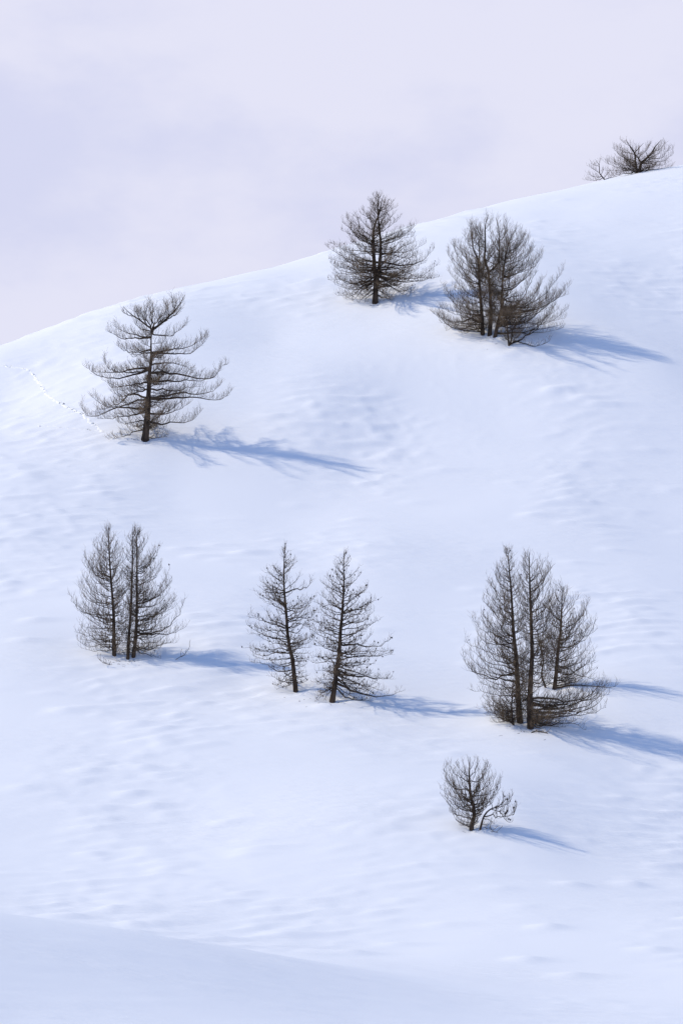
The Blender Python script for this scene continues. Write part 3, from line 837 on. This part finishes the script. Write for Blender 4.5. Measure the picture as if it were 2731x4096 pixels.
# 8. the little bushy larch
grow('small bushy larch with a crooked trunk and a round upswept crown, alone below the shelf', K8, (595, 1320),
     [dict(pts=[(595, 1320), (612, 1200), (640, 1080), (632, 960), (614, 850), (582, 780), (572, 650), (562, 520), (558, 430), (568, 320), (572, 115)], r=0.095)], 0.095,
     env=([(110, 560), (170, 350), (200, 255), (260, 190), (330, 178), (500, 112), (600, 112), (740, 150), (850, 190), (980, 170), (1060, 165), (1180, 290), (1240, 390)],
          [(110, 580), (130, 710), (180, 820), (300, 870), (400, 960), (440, 1080), (550, 1060), (700, 1045), (850, 900), (940, 820), (1100, 740), (1200, 700)]),
     nrand=40, rise=[(0.0, 0.1), (0.15, 0.3), (0.35, 0.5), (0.6, 0.75), (0.8, 1.2), (0.9, 1.7), (1.0, 2.4)], sag=0.42, sec=9, sec_len=0.24, ter=8, ter_len=0.14, up=0.7,
     limbs=[[(580, 800), (520, 800), (440, 830), (330, 800), (220, 690), (140, 560)], [(610, 910), (500, 915), (360, 910), (260, 880), (160, 750)],
            [(600, 745), (700, 750), (820, 735), (950, 670), (1040, 560), (1085, 430)], [(650, 875), (760, 890), (850, 850), (950, 780), (1040, 690)],
            [(655, 1085), (710, 1050), (770, 975), (830, 925)], [(565, 680), (480, 640), (340, 640), (230, 560), (180, 420), (190, 230)],
            [(590, 685), (700, 690), (800, 640), (900, 540), (960, 420)], [(565, 520), (480, 490), (370, 430), (280, 320), (255, 190)],
            [(570, 530), (690, 520), (790, 430), (840, 300), (830, 190)], [(560, 440), (460, 380), (380, 280), (340, 190)], [(565, 440), (650, 360), (690, 250), (705, 130)],
            [(640, 850), (690, 820), (760, 790), (820, 790), (870, 840)]],
     seed=19, twig_r=0.006, branch_r=0.75, lo=0.05)
grow('thin larch stem bent over away from the small bushy larch', K8, (740, 1318),
     [dict(pts=[(740, 1318), (768, 1200), (798, 1110), (850, 1030), (930, 970), (1010, 945), (1090, 890), (1180, 800)], r=0.045)], 0.045,
     limbs=[dict(pts=[(802, 1100), (930, 1080), (1030, 1115), (1150, 1100), (1270, 1080), (1365, 930)], r=0.03), [(940, 968), (930, 900), (890, 850)],
            [(1010, 945), (1110, 930), (1220, 850), (1265, 730)], [(930, 985), (1040, 1020), (1100, 1060), (1190, 1050)], [(1090, 890), (1120, 800), (1120, 690)],
            [(1150, 1100), (1190, 1000), (1200, 860), (1230, 740)], [(1270, 1080), (1320, 1000), (1340, 880)], [(1100, 1110), (1180, 1170), (1260, 1180)],
            [(790, 1140), (870, 1150), (930, 1190), (980, 1230)], [(770, 1235), (850, 1235), (930, 1215)], [(1080, 1110), (1110, 980), (1170, 880)], [(960, 960), (1040, 900), (1050, 820)]],
     sec=12, sec_len=0.3, ter=10, ter_len=0.15, up=0.8, cones=0.05, seed=20, twig_r=0.006, branch_r=0.8)


# ------------------------------------------------------------------ broken branches lying on the snow
def fallen(label, crop, pts, r, seed, n=5):
    rr = np.random.default_rng(seed)
    x0, y0, sc = crop
    G = hit(x0 + pts[0][0] / sc, y0 + pts[0][1] / sc)
    kk = float(G @ FW) / F / sc
    pl = []
    for i, p in enumerate(pts):
        x = (p[0] - pts[0][0]) * kk
        z = (pts[0][1] - p[1]) * kk
        w = 0.25 * math.sin(i * 1.7)
        g = float(height(G[0] + x, G[1] + w)) - G[2]
        pl.append([x, w, max(z, g + (0.0 if i == 0 else r * 0.8))])
    pl[0][2] -= 0.05
    pl = resample(np.array(pl), 14)
    rad = r * np.linspace(1, 0.4, 14)
    v1, q1 = tubes(pl[None], rad[None], 6)
    o = link('fallen_branch', make_mesh('fallen_branch', v1, [q1], M_LIMB))
    o.location = G
    o['label'] = label; o['category'] = 'branch'; o['group'] = 'broken branches on the snow'
    s2, l2, pr = sprout(pl[None], rad[None], n, 0.15, lambda s: 0.35 + 0 * s, 0.3, 0.6, 0.1, 5, rr)
    gz = height(s2[..., 0] + G[0], s2[..., 1] + G[1]) - G[2]
    s2[..., 2] = np.maximum(s2[..., 2], gz)
    v2, q2 = tubes(s2, np.full((n, 5), 0.010), 3)
    link('twigs', make_mesh('twigs', v2, [q2], M_TWIG), o)['kind'] = 'stuff'


fallen('broken branch stuck in the snow right of the three slender larches', K5, [(1180, 1470), (1240, 1440), (1310, 1400), (1360, 1320)], 0.014, 1, 7)
fallen('dark arched broken branch in the snow in front of the straight tall larch', K7, [(660, 1592), (705, 1578), (770, 1590), (800, 1632)], 0.04, 2, 7)
fallen('short broken branch on the snow beside the bent thin stem', K8, [(845, 1328), (900, 1335), (950, 1345), (1025, 1358)], 0.016, 3, 6)
fallen('bare brushy branch lying before the three slender larches', K5, [(580, 1525), (520, 1520), (450, 1490), (400, 1440)], 0.018, 4, 9)

# ------------------------------------------------------------------ bits shed on to the snow under the crowns
for kk, b, n, rad, what in [(K1, (600, 1450), 34, 1.8, 'the lone layered larch'), (K2, (690, 1485), 30, 1.6, 'the twin-stemmed larch'), (K3, (700, 1400), 46, 2.4, 'the round dense clump'),
                            (K5, (650, 1480), 50, 2.0, 'the three slender larches'), (K6, (800, 1505), 60, 2.4, 'the cone-bearing pair'), (K7, (640, 1570), 50, 2.4, 'the tall larches'),
                            (K8, (640, 1330), 20, 0.8, 'the small bushy larch')]:
    rr = np.random.default_rng(int(b[0]))
    g = hit(kk[0] + b[0] / kk[2], kk[1] + b[1] / kk[2])
    n = n // 2; c = rr.normal(0, 0.28, (n, 2)) * rad
    a = rr.uniform(0, 6.28, n); ln = rr.uniform(0.03, 0.10, n)
    e = np.stack([np.cos(a), np.sin(a)], 1) * ln[:, None]
    poly = np.zeros((n, 3, 3))
    for j in range(3):
        poly[:, j, :2] = c + e * (j - 1)
        poly[:, j, 2] = height(g[0] + poly[:, j, 0], g[1] + poly[:, j, 1]) - g[2] + 0.004 + (0.03 * rr.random(n) if j == 1 else 0)
    v, q = tubes(poly, np.full((n, 3), 0.006) * rr.uniform(0.6, 1.7, (n, 1)), 4)
    o = link('shed_twigs', make_mesh('shed_twigs', v, [q], M_LIMB))
    o.location = g
    o['kind'] = 'stuff'; o['label'] = 'scattered bark and twig bits on the snow under ' + what; o['category'] = 'twigs'

# ------------------------------------------------------------------ footprints
def trail(pix, width, seed, ridge, stride=0.55):
    """two low uneven rims of kicked-up snow with a shallow line of prints between them"""
    rr = np.random.default_rng(seed)
    pts = np.array([hit(*p) for p in pix])
    L = np.linalg.norm(np.diff(pts, axis=0), axis=1).sum()
    n = int(L / 0.13)
    pts = resample(pts, n)
    pts[:, 0] += 0.05 * rr.normal(size=n); pts[:, 1] += 0.10 * rr.normal(size=n)
    d = unit(np.gradient(pts, axis=0) * np.array([1, 1, 0])); side = np.stack([-d[:, 1], d[:, 0], 0 * d[:, 0]], 1)
    s = np.linspace(0, L, n)
    step = 0.5 + 0.5 * np.sin(s / stride * 2 * np.pi + rr.normal(0, 0.6, n))
    prof = [(-1.0, -0.02), (-0.62, 1.0), (-0.1, 0.25), (0.35, 0.8), (1.0, -0.02)]
    V = []
    for o_, h_ in prof:
        w = width * (0.65 + 0.5 * rr.random(n)) * (0.7 + 0.5 * step)
        p = pts + side * (o_ * w)[:, None]
        p[:, 2] = height(p[:, 0], p[:, 1]) + (h_ * ridge * (0.35 + 0.9 * step) * rr.uniform(0.6, 1.3, n) if h_ > 0 else h_)
        V.append(p)
    V = np.stack(V, 1)
    m = len(prof)
    idx = np.arange(n * m).reshape(n, m)
    q = np.stack([idx[:-1, :-1], idx[:-1, 1:], idx[1:, 1:], idx[1:, :-1]], -1).reshape(-1, 4)
    return V.reshape(-1, 3), q


v, f = trail([(-60, 1455), (0, 1462), (60, 1470), (122, 1482), (160, 1535), (200, 1582), (255, 1618), (300, 1640), (345, 1672), (385, 1700), (415, 1728)], 0.13, 5, 0.032)
o = link('footprint_trail', make_mesh('footprint_trail', v, [f], M_LOOSE))
o['kind'] = 'structure'; o['label'] = 'line of footprints with kicked-up snow leading to the lone larch'
v, f = trail([(150, 1705), (230, 1708), (300, 1714), (400, 1722)], 0.06, 6, 0.015)
o = link('footprint_trail', make_mesh('footprint_trail', v, [f], M_LOOSE))
o['kind'] = 'structure'; o['label'] = 'faint line of small tracks in the snow'
print('TRIS', TRIS[0], 'objects', len(bpy.data.objects))
